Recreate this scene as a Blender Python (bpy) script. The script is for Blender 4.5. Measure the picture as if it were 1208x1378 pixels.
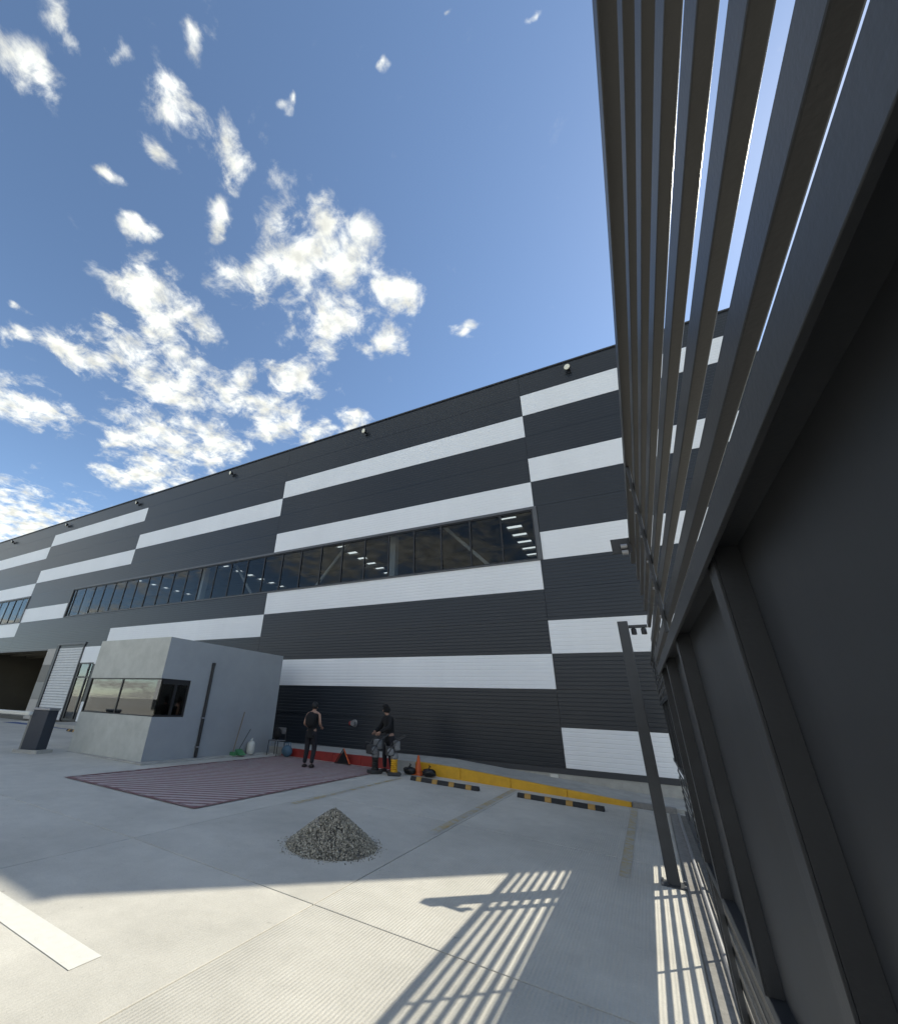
import bpy, math, random
from mathutils import Vector, Matrix
random.seed(7)
for o in list(bpy.data.objects): bpy.data.objects.remove(o)
scn = bpy.context.scene
col = scn.collection
# ------------------------------------------------------------------ camera
cam_d = bpy.data.cameras.new('Camera'); cam = bpy.data.objects.new('Camera', cam_d); col.objects.link(cam)
YAW, PITCH, ROLL, FPX = -0.5271, 0.4407, 0.0420, 560.17
cy_, sy_, cp_, sp_ = math.cos(YAW), math.sin(YAW), math.cos(PITCH), math.sin(PITCH)
fwd = Vector((sy_*cp_, cy_*cp_, sp_)); rgt = Vector((cy_, -sy_, 0)); up = rgt.cross(fwd)
r2 = math.cos(ROLL)*rgt + math.sin(ROLL)*up; u2 = -math.sin(ROLL)*rgt + math.cos(ROLL)*up
cam.matrix_world = Matrix(((r2.x, u2.x, -fwd.x, 0), (r2.y, u2.y, -fwd.y, 0), (r2.z, u2.z, -fwd.z, 0), (0, 0, 0, 1)))
cam_d.sensor_fit = 'VERTICAL'; cam_d.sensor_height = 36; cam_d.sensor_width = 36
cam_d.lens = 36*FPX/1378; cam_d.shift_x = 82/1378; cam_d.shift_y = 0
cam_d.clip_start = 0.01; cam_d.clip_end = 3000
scn.camera = cam
scn.view_settings.view_transform = 'Standard'; scn.view_settings.look = 'None'
scn.view_settings.gamma = 1; scn.view_settings.use_white_balance = True; scn.view_settings.white_balance_temperature = 7250; scn.view_settings.white_balance_tint = 5; scn.view_settings.exposure = 1.45
scn.cycles.use_adaptive_sampling = True; scn.cycles.adaptive_threshold = .02; scn.cycles.max_bounces = 6; scn.cycles.diffuse_bounces = 4; scn.cycles.glossy_bounces = 3; scn.cycles.transparent_max_bounces = 8
# ------------------------------------------------------------------ sun and sky
SUN = Vector((1, 1.115, 1.415)).normalized()
elev = math.asin(SUN.z); azim = math.atan2(SUN.x, SUN.y)          # clockwise from +y
sun_d = bpy.data.lights.new('Sun', 'SUN'); sun = bpy.data.objects.new('Sun', sun_d); col.objects.link(sun)
sun_d.energy = 2.1; sun_d.angle = math.radians(0.5); sun_d.color = (1.0, 0.975, 0.93)
sun.rotation_euler = SUN.to_track_quat('Z', 'Y').to_euler(); sun.location = (30, 34, 45)
world = bpy.data.worlds.new('World'); scn.world = world; world.use_nodes = True
wt = world.node_tree; wt.nodes.clear()
def wn(t, **k):
    n = wt.nodes.new(t)
    for a, b in k.items(): setattr(n, a, b)
    return n
def wl(a, b): wt.links.new(a, b)
def wmath(op, a, b=None, c=None, clamp=False):
    n = wn('ShaderNodeMath', operation=op); n.use_clamp = clamp
    for i, v in enumerate((a, b, c)):
        if v is None: continue
        if hasattr(v, 'node'): wl(v, n.inputs[i])
        else: n.inputs[i].default_value = v
    return n.outputs[0]
sky = wn('ShaderNodeTexSky', sky_type='NISHITA', sun_disc=False)
sky.sun_elevation = elev; sky.sun_rotation = azim
sky.altitude = 2200; sky.air_density = 1.0; sky.dust_density = 1.0; sky.ozone_density = 4.0
tc = wn('ShaderNodeTexCoord'); sep = wn('ShaderNodeSeparateXYZ'); wl(tc.outputs['Generated'], sep.inputs[0])
KZ = .16                                              # softens the squeeze of the cloud plane towards the horizon
zc = wmath('MAXIMUM', wmath('ADD', sep.outputs[2], KZ), 0.05)
px = wmath('DIVIDE', sep.outputs[0], zc); py = wmath('DIVIDE', sep.outputs[1], zc)
cmb = wn('ShaderNodeCombineXYZ'); wl(px, cmb.inputs[0]); wl(py, cmb.inputs[1])
P = cmb.outputs[0]
# cloud cells of the cumulus field on the cloud plane: (x/z, y/z, radius)
CLOUDS = [(-0.759,-0.057,0.049),(-0.641,-0.047,0.038),(-0.751,-0.02,0.038),(-0.44,0.076,0.03),(-0.581,0.029,0.022),(-0.561,0.123,0.045),(-0.546,0.196,0.057),(-0.582,0.227,0.037),(-0.657,0.15,0.036),(-0.781,0.108,0.021),(-0.46,0.284,0.041),(-0.839,0.226,0.045),(-0.639,0.295,0.035),(-0.458,0.391,0.068),(-0.441,0.516,0.109),(-0.375,0.667,0.077),(-0.557,0.456,0.1),(-0.719,0.438,0.085),(-0.596,0.632,0.125),(-0.484,0.78,0.07),(-0.444,0.849,0.032),(-0.993,0.345,0.115),(-1.027,0.439,0.138),(-1.182,0.329,0.04),(-1.388,0.349,0.1),(-1.265,0.483,0.151),(-1.236,0.616,0.167),(-1.074,0.74,0.128),(-0.832,0.779,0.12),(-1.879,0.382,0.161),(-1.824,0.483,0.117),(-1.333,0.195,0.031),(-1.713,0.731,0.12),(-1.55,0.81,0.235),(-1.451,0.92,0.211),(-1.068,0.884,0.144),(-0.973,1.036,0.1),(-0.784,1.076,0.08),(-2.103,0.891,0.103),(-1.91,0.983,0.206),(-3.411,0.961,0.62),(-0.276,0.856,0.03),(-0.385,0.495,0.027),(0.023,0.31,0.012),(-0.193,0.276,0.011),(-0.397,0.206,0.012),(-0.075,0.257,0.01),(-1.488,0.248,0.045),
]
wnz = wn('ShaderNodeTexNoise', noise_dimensions='2D'); wl(P, wnz.inputs['Vector']); wnz.inputs['Scale'].default_value = 9; wnz.inputs['Detail'].default_value = 3
wo = wn('ShaderNodeVectorMath', operation='MULTIPLY_ADD'); wl(wnz.outputs['Color'], wo.inputs[0]); wo.inputs[1].default_value = (.12,.12,0); wl(P, wo.inputs[2])
wo2 = wn('ShaderNodeVectorMath', operation='SUBTRACT'); wl(wo.outputs[0], wo2.inputs[0]); wo2.inputs[1].default_value = (.06,.06,0)
PW = wo2.outputs[0]
mask = None
for (a, b, r) in CLOUDS:
    kq = 1/(1+KZ*math.sqrt(a*a+b*b+1)); a, b, r = a*kq, b*kq, r*kq*.92
    d = wn('ShaderNodeVectorMath', operation='DISTANCE'); wl(PW, d.inputs[0]); d.inputs[1].default_value = (a, b, 0)
    m = wmath('MULTIPLY_ADD', d.outputs['Value'], -1/(r*1.45), 1.0, True)
    if r < .05: m = wmath('MULTIPLY', m, .58+r*8)
    mask = m if mask is None else wmath('MAXIMUM', mask, m)
mask = wmath('POWER', mask, 0.7)
n1 = wn('ShaderNodeTexNoise', noise_dimensions='2D'); wl(P, n1.inputs['Vector']); n1.inputs['Scale'].default_value = 14; n1.inputs['Detail'].default_value = 7; n1.inputs['Roughness'].default_value = .66; n1.inputs['Distortion'].default_value = .2
# beyond the named cells: off-camera cloud added west and south, thickened for fill light
nf = wn('ShaderNodeTexNoise', noise_dimensions='2D'); wl(P, nf.inputs['Vector']); nf.inputs['Scale'].default_value = 1.1; nf.inputs['Detail'].default_value = 1
fld = wn('ShaderNodeMapRange'); wl(nf.outputs[0], fld.inputs[0]); fld.inputs[1].default_value = .30; fld.inputs[2].default_value = .60
sth = wn('ShaderNodeMapRange'); wl(py, sth.inputs[0]); sth.inputs[1].default_value = -.22; sth.inputs[2].default_value = -.5
wst = wn('ShaderNodeMapRange'); wl(px, wst.inputs[0]); wst.inputs[1].default_value = -1.75; wst.inputs[2].default_value = -2.3
mask = wmath('MAXIMUM', mask, wmath('MULTIPLY', fld.outputs[0], wmath('MAXIMUM', sth.outputs[0], wst.outputs[0])))
dens = wmath('ADD', wmath('MULTIPLY', mask, .85), wmath('MULTIPLY_ADD', n1.outputs[0], 1.7, -.85))
mr = wn('ShaderNodeMapRange', interpolation_type='SMOOTHSTEP'); wl(dens, mr.inputs[0]); mr.inputs[1].default_value = .25; mr.inputs[2].default_value = .95
n2 = wn('ShaderNodeTexNoise', noise_dimensions='2D'); wl(P, n2.inputs['Vector']); n2.inputs['Scale'].default_value = 20; n2.inputs['Detail'].default_value = 6
cr = wn('ShaderNodeMapRange'); wl(n2.outputs[0], cr.inputs[0]); cr.inputs[1].default_value = .3; cr.inputs[2].default_value = .75; cr.inputs[3].default_value = 3.5; cr.inputs[4].default_value = 6.2
ccol = wn('ShaderNodeVectorMath', operation='SCALE'); ccol.inputs[0].default_value = (.915,.955,1.0); wl(cr.outputs[0], ccol.inputs['Scale'])
mixc = wn('ShaderNodeMix', data_type='RGBA'); wl(wmath('MULTIPLY', mr.outputs[0], wmath('MULTIPLY_ADD', mask, 1.15, .30, True)), mixc.inputs['Factor']); wl(sky.outputs[0], mixc.inputs['A']); wl(ccol.outputs[0], mixc.inputs['B'])
bg = wn('ShaderNodeBackground'); wl(mixc.outputs['Result'], bg.inputs['Color']); bg.inputs['Strength'].default_value = 0.092
world.cycles.sampling_method = 'MANUAL'; world.cycles.sample_map_resolution = 256
wout = wn('ShaderNodeOutputWorld'); wl(bg.outputs[0], wout.inputs[0])

# ------------------------------------------------------------------ materials
M = {}
def mat(name, c, rough=.6, metal=0., var=.0, vscale=3., bump=0., bscale=40., c2=None, spec=.5, coat=0., streak=False):
    m = bpy.data.materials.new(name); m.use_nodes = True; t = m.node_tree; b = t.nodes['Principled BSDF']
    b.inputs['Base Color'].default_value = (*c, 1); b.inputs['Roughness'].default_value = rough; b.inputs['Metallic'].default_value = metal
    b.inputs['Specular IOR Level'].default_value = spec; b.inputs['Coat Weight'].default_value = coat
    g = t.nodes.new('ShaderNodeNewGeometry')
    if var > 0 or c2:
        n = t.nodes.new('ShaderNodeTexNoise'); n.inputs['Scale'].default_value = vscale; n.inputs['Detail'].default_value = 8; n.inputs['Roughness'].default_value = .65
        if streak:
            mp = t.nodes.new('ShaderNodeMapping'); mp.inputs['Scale'].default_value = (1, 1, .08); t.links.new(g.outputs['Position'], mp.inputs[0]); t.links.new(mp.outputs[0], n.inputs['Vector'])
        else: t.links.new(g.outputs['Position'], n.inputs['Vector'])
        r = t.nodes.new('ShaderNodeMapRange'); t.links.new(n.outputs[0], r.inputs[0]); r.inputs[1].default_value = .3; r.inputs[2].default_value = .7
        mx = t.nodes.new('ShaderNodeMix'); mx.data_type = 'RGBA'
        d = c2 or tuple(max(0, x*(1-var)) for x in c)
        mx.inputs['A'].default_value = (*d, 1); mx.inputs['B'].default_value = (*(c if c2 else tuple(min(1, x*(1+var)) for x in c)), 1)
        t.links.new(r.outputs[0], mx.inputs['Factor']); t.links.new(mx.outputs['Result'], b.inputs['Base Color'])
    if bump > 0:
        n = t.nodes.new('ShaderNodeTexNoise'); n.inputs['Scale'].default_value = bscale; n.inputs['Detail'].default_value = 5; t.links.new(g.outputs['Position'], n.inputs['Vector'])
        bp = t.nodes.new('ShaderNodeBump'); bp.inputs['Strength'].default_value = 1; bp.inputs['Distance'].default_value = bump; t.links.new(n.outputs[0], bp.inputs['Height']); t.links.new(bp.outputs[0], b.inputs['Normal'])
    M[name] = m; return m

def concrete_floor(name, c, broom):
    m = bpy.data.materials.new(name); m.use_nodes = True; t = m.node_tree; b = t.nodes['Principled BSDF']; N = t.nodes.new; L = t.links.new
    g = N('ShaderNodeNewGeometry'); pos = g.outputs['Position']
    def noise(s, det=8, ro=.6):
        n = N('ShaderNodeTexNoise'); n.inputs['Scale'].default_value = s; n.inputs['Detail'].default_value = det; n.inputs['Roughness'].default_value = ro; L(pos, n.inputs['Vector']); return n.outputs[0]
    def rng(x, a, b_, c_, d_):
        r = N('ShaderNodeMapRange'); L(x, r.inputs[0])
        for i, v in enumerate((a, b_, c_, d_)): r.inputs[i+1].default_value = v
        return r.outputs[0]
    def mul(a, b_):
        q = N('ShaderNodeMath'); q.operation = 'MULTIPLY'; L(a, q.inputs[0])
        if hasattr(b_, 'node'): L(b_, q.inputs[1])
        else: q.inputs[1].default_value = b_
        return q.outputs[0]
    oi = N('ShaderNodeObjectInfo')
    f = mul(rng(noise(.55), .3, .7, .84, 1.1), rng(noise(4), .3, .75, .93, 1.05))
    f = mul(f, rng(noise(60, 4), .3, .7, .93, 1.05)); f = mul(f, rng(oi.outputs['Random'], 0, 1, .95, 1.05))
    spots = rng(noise(11, 3), .69, .76, 1.0, .72); f = mul(f, spots)
    cl = N('ShaderNodeVectorMath'); cl.operation = 'SCALE'; cl.inputs[0].default_value = c; L(f, cl.inputs['Scale']); L(cl.outputs[0], b.inputs['Base Color'])
    b.inputs['Roughness'].default_value = .8; b.inputs['Specular IOR Level'].default_value = .3
    w = N('ShaderNodeTexWave'); w.wave_type = 'BANDS'; w.bands_direction = 'X'; w.inputs['Scale'].default_value = 10.5; w.inputs['Distortion'].default_value = 1.2; w.inputs['Detail'].default_value = 2; w.inputs['Detail Scale'].default_value = .6
    L(pos, w.inputs['Vector'])
    ww = mul(w.outputs['Fac'], rng(noise(1.3), .35, .62, .4, 1.0))
    b1 = N('ShaderNodeBump'); b1.inputs['Strength'].default_value = 1; b1.inputs['Distance'].default_value = broom; L(ww, b1.inputs['Height'])
    b2 = N('ShaderNodeBump'); b2.inputs['Strength'].default_value = 1; b2.inputs['Distance'].default_value = .0025; L(noise(90, 4), b2.inputs['Height']); L(b1.outputs[0], b2.inputs['Normal']); L(b2.outputs[0], b.inputs['Normal'])
    M[name] = m
concrete_floor('slab_broom', (.51,.485,.43), .0028)
concrete_floor('slab', (.51,.485,.43), .0007)
concrete_floor('ground', (.45,.43,.385), .0005)
mat('concrete', (.36,.35,.32), .85, var=.18, vscale=2.5, bump=.002, bscale=60)
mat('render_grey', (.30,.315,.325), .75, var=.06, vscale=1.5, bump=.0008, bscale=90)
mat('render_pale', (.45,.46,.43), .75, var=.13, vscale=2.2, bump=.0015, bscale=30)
mat('clad_white', (.75,.76,.775), .34, var=.04, vscale=.6, spec=.5, streak=True)
mat('clad_dark', (.0125,.0165,.0225), .30, var=.10, vscale=.5, spec=.5, streak=True)
mat('clad_mid', (.22,.215,.20), .5, var=.06, vscale=.8)
mat('trim_dark', (.035,.037,.042), .45, var=.1)
mat('frame_grey', (.085,.088,.095), .45, var=.05)
mat('frame_black', (.010,.010,.012), .4)
mat('shutter_white', (.62,.63,.63), .55, var=.06, vscale=4)
mat('block_pale', (.42,.40,.37), .7, var=.06); mat('block_grey', (.20,.19,.17), .7, var=.08)
mat('interior', (.10,.095,.085), .8, var=.2, vscale=.4)
mat('interior_tan', (.13,.115,.085), .8, var=.15, vscale=.4)
mat('steel_pale', (.42,.43,.43), .5)
mat('gate_steel', (.026,.028,.032), .48, var=.18, vscale=6, bump=.0004, bscale=120)
mat('gate_slat', (.021,.020,.019), .42, var=.14, vscale=5, bump=.0003, bscale=150)
mat('gate_panel', (.024,.026,.030), .5, var=.25, vscale=2.5, bump=.0006, bscale=8, streak=True)
mat('post_steel', (.034,.038,.044), .5, var=.15, vscale=8)
mat('galv', (.32,.32,.33), .45, metal=.6, var=.15, vscale=20)
mat('paint_yellow', (.62,.33,.018), .6, var=.12, vscale=4, bump=.001, bscale=50)
mat('paint_red', (.24,.018,.014), .6, var=.3, vscale=3, bump=.001, bscale=50)
mat('paint_white', (.63,.615,.56), .75, var=.06, vscale=14, bump=.001, bscale=90)
mat('paint_blue', (.06,.10,.22), .7, var=.2)
mat('rubber', (.018,.018,.018), .75, var=.3, vscale=15, bump=.001, bscale=80)
mat('reflector_yellow', (.36,.20,.04), .5, var=.15, vscale=20)
mat('black_plastic', (.010,.010,.012), .4)
mat('barrier_blue', (.022,.030,.045), .45, var=.1)
mat('orange', (.55,.10,.02), .5, var=.15, vscale=10)
mat('cloth_black', (.006,.006,.007), .9, bump=.004, bscale=25)
mat('cloth_denim', (.012,.012,.016), .9, bump=.003, bscale=30)
mat('skin', (.33,.19,.135), .55)
mat('hair', (.008,.007,.006), .6)
mat('boot', (.028,.018,.014), .6)
mat('silver', (.20,.205,.21), .4, metal=.3, var=.15, vscale=20)
mat('engine_dark', (.035,.035,.035), .5, var=.3, vscale=20)
mat('jug', (.60,.60,.54), .45)
mat('green_plastic', (.06,.22,.09), .45)
mat('bag_blue', (.05,.11,.16), .6, var=.4, vscale=20)
mat('bin_bag', (.006,.006,.007), .22, bump=.02, bscale=12)
mat('wood', (.22,.15,.08), .6)
mat('grey_cloth', (.14,.14,.145), .9)
mat('track', (.20,.19,.175), .7, var=.25, vscale=12, bump=.003, bscale=30)
mat('soil', (.10,.095,.085), .95, var=.25, vscale=10, bump=.01, bscale=20)
def worn_paint(name, c, cover):
    m = bpy.data.materials.new(name); m.use_nodes = True; t = m.node_tree; b = t.nodes['Principled BSDF']
    g = t.nodes.new('ShaderNodeNewGeometry'); n = t.nodes.new('ShaderNodeTexNoise'); n.inputs['Scale'].default_value = 5; n.inputs['Detail'].default_value = 10; n.inputs['Roughness'].default_value = .75
    t.links.new(g.outputs['Position'], n.inputs['Vector'])
    r = t.nodes.new('ShaderNodeMapRange'); t.links.new(n.outputs[0], r.inputs[0]); r.inputs[1].default_value = cover-.12; r.inputs[2].default_value = cover+.12
    mx = t.nodes.new('ShaderNodeMix'); mx.data_type = 'RGBA'; mx.inputs['A'].default_value = (*c, 1); mx.inputs['B'].default_value = (.40,.39,.355,1)
    t.links.new(r.outputs[0], mx.inputs['Factor']); t.links.new(mx.outputs['Result'], b.inputs['Base Color']); b.inputs['Roughness'].default_value = .75
    M[name] = m
worn_paint('line_yellow', (.42,.29,.09), .46)
worn_paint('line_maroon', (.20,.095,.095), .62)
worn_paint('hatch_fill', (.50,.40,.39), .58)
def emis(name, c, s):
    m = bpy.data.materials.new(name); m.use_nodes = True; b = m.node_tree.nodes['Principled BSDF']
    b.inputs['Base Color'].default_value = (*c, 1); b.inputs['Emission Color'].default_value = (*c, 1); b.inputs['Emission Strength'].default_value = s; M[name] = m
mat('lamp_lens', (.80,.76,.62), .25)
def glass(name, tint, refl=1.0, ior=1.3):
    m = bpy.data.materials.new(name); m.use_nodes = True; t = m.node_tree; t.nodes.clear()
    o = t.nodes.new('ShaderNodeOutputMaterial'); tr = t.nodes.new('ShaderNodeBsdfTransparent'); tr.inputs[0].default_value = (*tint, 1)
    gl = t.nodes.new('ShaderNodeBsdfGlossy'); gl.inputs['Roughness'].default_value = .015; gl.inputs[0].default_value = (refl, refl, refl, 1)
    fr = t.nodes.new('ShaderNodeFresnel')
    gq = t.nodes.new('ShaderNodeNewGeometry'); mi = t.nodes.new('ShaderNodeMath'); mi.operation = 'MULTIPLY_ADD'; t.links.new(gq.outputs['Backfacing'], mi.inputs[0]); mi.inputs[1].default_value = 1/ior-ior; mi.inputs[2].default_value = ior
    t.links.new(mi.outputs[0], fr.inputs[0])
    mx = t.nodes.new('ShaderNodeMixShader')
    t.links.new(fr.outputs[0], mx.inputs[0]); t.links.new(tr.outputs[0], mx.inputs[1]); t.links.new(gl.outputs[0], mx.inputs[2]); t.links.new(mx.outputs[0], o.inputs[0]); M[name] = m
glass('glass', (.72,.74,.74)); glass('glass_booth', (.40,.40,.38), 1.0, 1.9)
m = bpy.data.materials.new('skylight'); m.use_nodes = True; t = m.node_tree; t.nodes.clear()
o = t.nodes.new('ShaderNodeOutputMaterial'); tr = t.nodes.new('ShaderNodeBsdfTranslucent'); tr.inputs[0].default_value = (.85,.86,.85,1); t.links.new(tr.outputs[0], o.inputs[0]); M['skylight'] = m
gm = bpy.data.materials.new('gravel'); gm.use_nodes = True; t = gm.node_tree; b = t.nodes['Principled BSDF']; g = t.nodes.new('ShaderNodeNewGeometry')
rr = t.nodes.new('ShaderNodeValToRGB'); t.links.new(g.outputs['Random Per Island'], rr.inputs[0]); rr.color_ramp.elements[0].color = (.15,.14,.115,1); rr.color_ramp.elements[1].color = (.52,.48,.39,1); e_ = rr.color_ramp.elements.new(.6); e_.color = (.31,.285,.23,1)
t.links.new(rr.outputs[0], b.inputs['Base Color']); b.inputs['Roughness'].default_value = .85; M['gravel'] = gm

# ------------------------------------------------------------------ helpers
ORG = {}
class MB:
    def __init__(s): s.v = []; s.f = []
    def box(s, x0, x1, y0, y1, z0, z1):
        n = len(s.v); s.v += [(x, y, z) for z in (z0, z1) for y in (y0, y1) for x in (x0, x1)]
        s.f += [tuple(n+i for i in q) for q in ((0,2,3,1),(4,5,7,6),(0,1,5,4),(2,6,7,3),(0,4,6,2),(1,3,7,5))]; return s
    def prism(s, poly, a, b, axis):       # poly of 2-d points swept along an axis
        n = len(s.v); k = len(poly)
        for w in (a, b):
            for p, q in poly:
                s.v.append({'x': (w, p, q), 'y': (p, w, q), 'z': (p, q, w)}[axis])
        s.f.append(tuple(n+i for i in range(k))[::-1]); s.f.append(tuple(n+k+i for i in range(k)))
        for i in range(k): j = (i+1) % k; s.f.append((n+i, n+j, n+k+j, n+k+i))
        return s
    def tube(s, pts, radii, seg=8, cap=True):
        pts = [Vector(p) for p in pts]; n0 = len(s.v); k = len(pts)
        if not hasattr(radii, '__len__'): radii = [radii]*k
        for i, p in enumerate(pts):
            d = (pts[min(i+1, k-1)]-pts[max(i-1, 0)]).normalized(); a = Vector((0, 0, 1)) if abs(d.z) < .9 else Vector((1, 0, 0))
            u = d.cross(a).normalized(); w = d.cross(u)
            for j in range(seg):
                t_ = 2*math.pi*j/seg; s.v.append(tuple(p + radii[i]*(math.cos(t_)*u + math.sin(t_)*w)))
        for i in range(k-1):
            for j in range(seg): q = (j+1) % seg; s.f.append((n0+i*seg+j, n0+i*seg+q, n0+(i+1)*seg+q, n0+(i+1)*seg+j))
        if cap: s.f.append(tuple(n0+j for j in range(seg))[::-1]); s.f.append(tuple(n0+(k-1)*seg+j for j in range(seg)))
        return s
    def lathe(s, c, prof, seg=16, axis='z'):
        n0 = len(s.v)
        for r, h in prof:
            for j in range(seg):
                t_ = 2*math.pi*j/seg; a, b_ = r*math.cos(t_), r*math.sin(t_)
                d = {'z': (a, b_, h), 'y': (a, h, b_), 'x': (h, a, b_)}[axis]; s.v.append((c[0]+d[0], c[1]+d[1], c[2]+d[2]))
        for i in range(len(prof)-1):
            for j in range(seg): q = (j+1) % seg; s.f.append((n0+i*seg+j, n0+i*seg+q, n0+(i+1)*seg+q, n0+(i+1)*seg+j))
        s.f.append(tuple(n0+j for j in range(seg))[::-1]); s.f.append(tuple(n0+(len(prof)-1)*seg+j for j in range(seg))); return s
    def blob(s, c, r, jit=.15, sub=2, sc=(1,1,1)):
        import bmesh
        bm = bmesh.new(); bmesh.ops.create_icosphere(bm, subdivisions=sub, radius=1); n0 = len(s.v)
        for v in bm.verts:
            k = r*(1+random.uniform(-jit, jit)); s.v.append((c[0]+v.co.x*k*sc[0], c[1]+v.co.y*k*sc[1], c[2]+v.co.z*k*sc[2]))
        for f_ in bm.faces: s.f.append(tuple(n0+v.index for v in f_.verts))
        bm.free(); return s
    def build(s, name, m, parent=None, bevel=0, smooth=False, seg=2):
        o_ = ORG.get(parent.name, Vector()) if parent else Vector()
        me = bpy.data.meshes.new(name); me.from_pydata([(x-o_[0], y-o_[1], z-o_[2]) for x, y, z in s.v], [], s.f); me.update()
        import bmesh
        bm = bmesh.new(); bm.from_mesh(me); bmesh.ops.recalc_face_normals(bm, faces=bm.faces); bm.to_mesh(me); bm.free()
        if smooth: me.polygons.foreach_set('use_smooth', [True]*len(me.polygons))
        me.materials.append(M[m]); ob = bpy.data.objects.new(name, me); col.objects.link(ob)
        if parent: ob.parent = parent; ORG[ob.name] = o_
        if bevel:
            b_ = ob.modifiers.new('Bevel', 'BEVEL'); b_.width = bevel; b_.segments = seg; b_.limit_method = 'ANGLE'
        return ob
def box(name, m, parent, *d, bevel=0): return MB().box(*d).build(name, m, parent, bevel)
def tag(ob, label=None, cat=None, group=None, kind=None):
    for k, v in (('label', label), ('category', cat), ('group', group), ('kind', kind)):
        if v: ob[k] = v
    return ob
def thing(name, loc, label, cat, group=None, kind=None):
    e = bpy.data.objects.new(name, None); col.objects.link(e); e.location = loc; e.empty_display_size = .2
    ORG[e.name] = Vector(loc); return tag(e, label, cat, group, kind)
def dup(ob, loc=None):
    c = ob.copy(); col.objects.link(c)
    if ob.name in ORG: ORG[c.name] = ORG[ob.name]
    if loc is not None: c.location = loc
    return c
def dup_tree(ob, loc, parent=None):
    c = dup(ob, loc)
    if parent: c.parent = parent
    for ch in ob.children: dup_tree(ch, None, c)
    return c
def gz(x):
    if x > 2: x = 2
    if x > -6: return -1.63-.031*(x+5.6)
    return -1.6176-.012*(max(x, -16)+6)

# ------------------------------------------------------------------ ground and slabs
xs = [-900, -16, -6.0, 2, 900]; ys = [-900, 1500]
mb = MB()
for y in ys:
    for x in xs: mb.v.append((x, y, gz(x)-.02))
n = len(xs)
for i in range(n-1): mb.f.append((i, i+1, n+i+1, n+i))
ground = tag(mb.build('ground', 'ground'), kind='structure')
JX = [-0.12+2.955*k for k in range(3, 0, -1)][::-1]
JX = [-32.6, -29.65, -26.7, -23.75, -20.8, -17.85, -14.88, -11.92, -8.96, -6.0, -3.08, 0.05, 2.84, 5.8]
JY = [-7.6, -3.66, 0.27, 4.20, 8.10, 12.05, 14.0]
for i in range(len(JX)-1):
    for j in range(len(JY)-1):
        x0, x1, y0, y1 = JX[i]+.006, JX[i+1]-.006, JY[j]+.006, JY[j+1]-.006
        mb = MB(); brk = [x0] + [b_ for b_ in (-16, -6, 2) if x0 < b_ < x1] + [x1]
        top = [(x, gz(x)) for x in brk]; bot = [(x, gz(x)-.05) for x in reversed(brk)]
        k = len(top)+len(bot); nn = len(mb.v)
        for y in (y0, y1): mb.v += [(x, y, z) for x, z in top+bot]
        mb.f += [tuple(range(k)), tuple(range(k, 2*k))[::-1]] + [(q, (q+1) % k, k+(q+1) % k, k+q) for q in range(k)]
        mb.build('slab', 'slab_broom' if JX[i] > -3.2 else 'slab', ground, bevel=.006)
def strip(name, m, x0, x1, y0, y1, h=.004, parent=None):
    mb = MB(); k = [x0] + [b_ for b_ in (-16, -6, 2) if x0 < b_ < x1] + [x1]
    for y in (y0, y1): mb.v += [(x, y, gz(x)+h) for x in k]
    for i in range(len(k)-1): mb.f.append((i, i+1, len(k)+i+1, len(k)+i))
    return mb.build(name, m, parent)
tag(strip('parking_line', 'line_yellow', -5.92, -5.80, 7.1, 11.3), kind='structure')
tag(strip('parking_line', 'line_yellow', -3.27, -3.13, 7.2, 12.35), kind='structure')
tag(strip('parking_line', 'line_yellow', -.66, -.54, 7.25, 12.35), kind='structure')
tag(strip('road_line', 'paint_white', -9.2, -3.72, 2.36, 2.58), kind='structure')
tag(strip('accessible_bay_marking', 'paint_blue', -31.5, -24.5, 12.2, 12.9), kind='structure')
# red hatched no-parking box
hat = thing('hatched_marking', (-8.7, 8.9, gz(-8.7)), None, None, kind='structure')
HX0, HX1, HY0, HY1 = -10.85, -6.72, 5.66, 12.25
strip('base_coat', 'hatch_fill', HX0+.05, HX1-.05, HY0+.05, HY1-.05, .004, None).name = 'tmp'
base = bpy.data.objects['tmp']; base.name = 'base_coat'; base.parent = hat; base.location = -ORG[hat.name]; 
for a in ((HX0, HX1, HY0, HY0+.09), (HX0, HX1, HY1-.09, HY1), (HX0, HX0+.09, HY0+.09, HY1-.09), (HX1-.09, HX1, HY0+.09, HY1-.09)):
    b_ = strip('border_line', 'line_maroon', *a, .012); b_.parent = hat; b_.location = -ORG[hat.name]
dx_, dy_ = math.cos(math.radians(33)), math.sin(math.radians(33)); nx_, ny_ = -dy_, dx_
c0 = HX0*nx_+HY0*ny_; c1 = HX0*nx_+HY1*ny_; cmin = HX1*nx_+HY0*ny_; s_ = cmin+.15
def clip(poly, ax, lim, sgn):
    out = []
    for i in range(len(poly)):
        a, b_ = poly[i], poly[(i+1) % len(poly)]; da, db = sgn*(a[ax]-lim), sgn*(b_[ax]-lim)
        if da <= 0: out.append(a)
        if da*db < 0: tt = da/(da-db); out.append((a[0]+(b_[0]-a[0])*tt, a[1]+(b_[1]-a[1])*tt))
    return out
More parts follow.
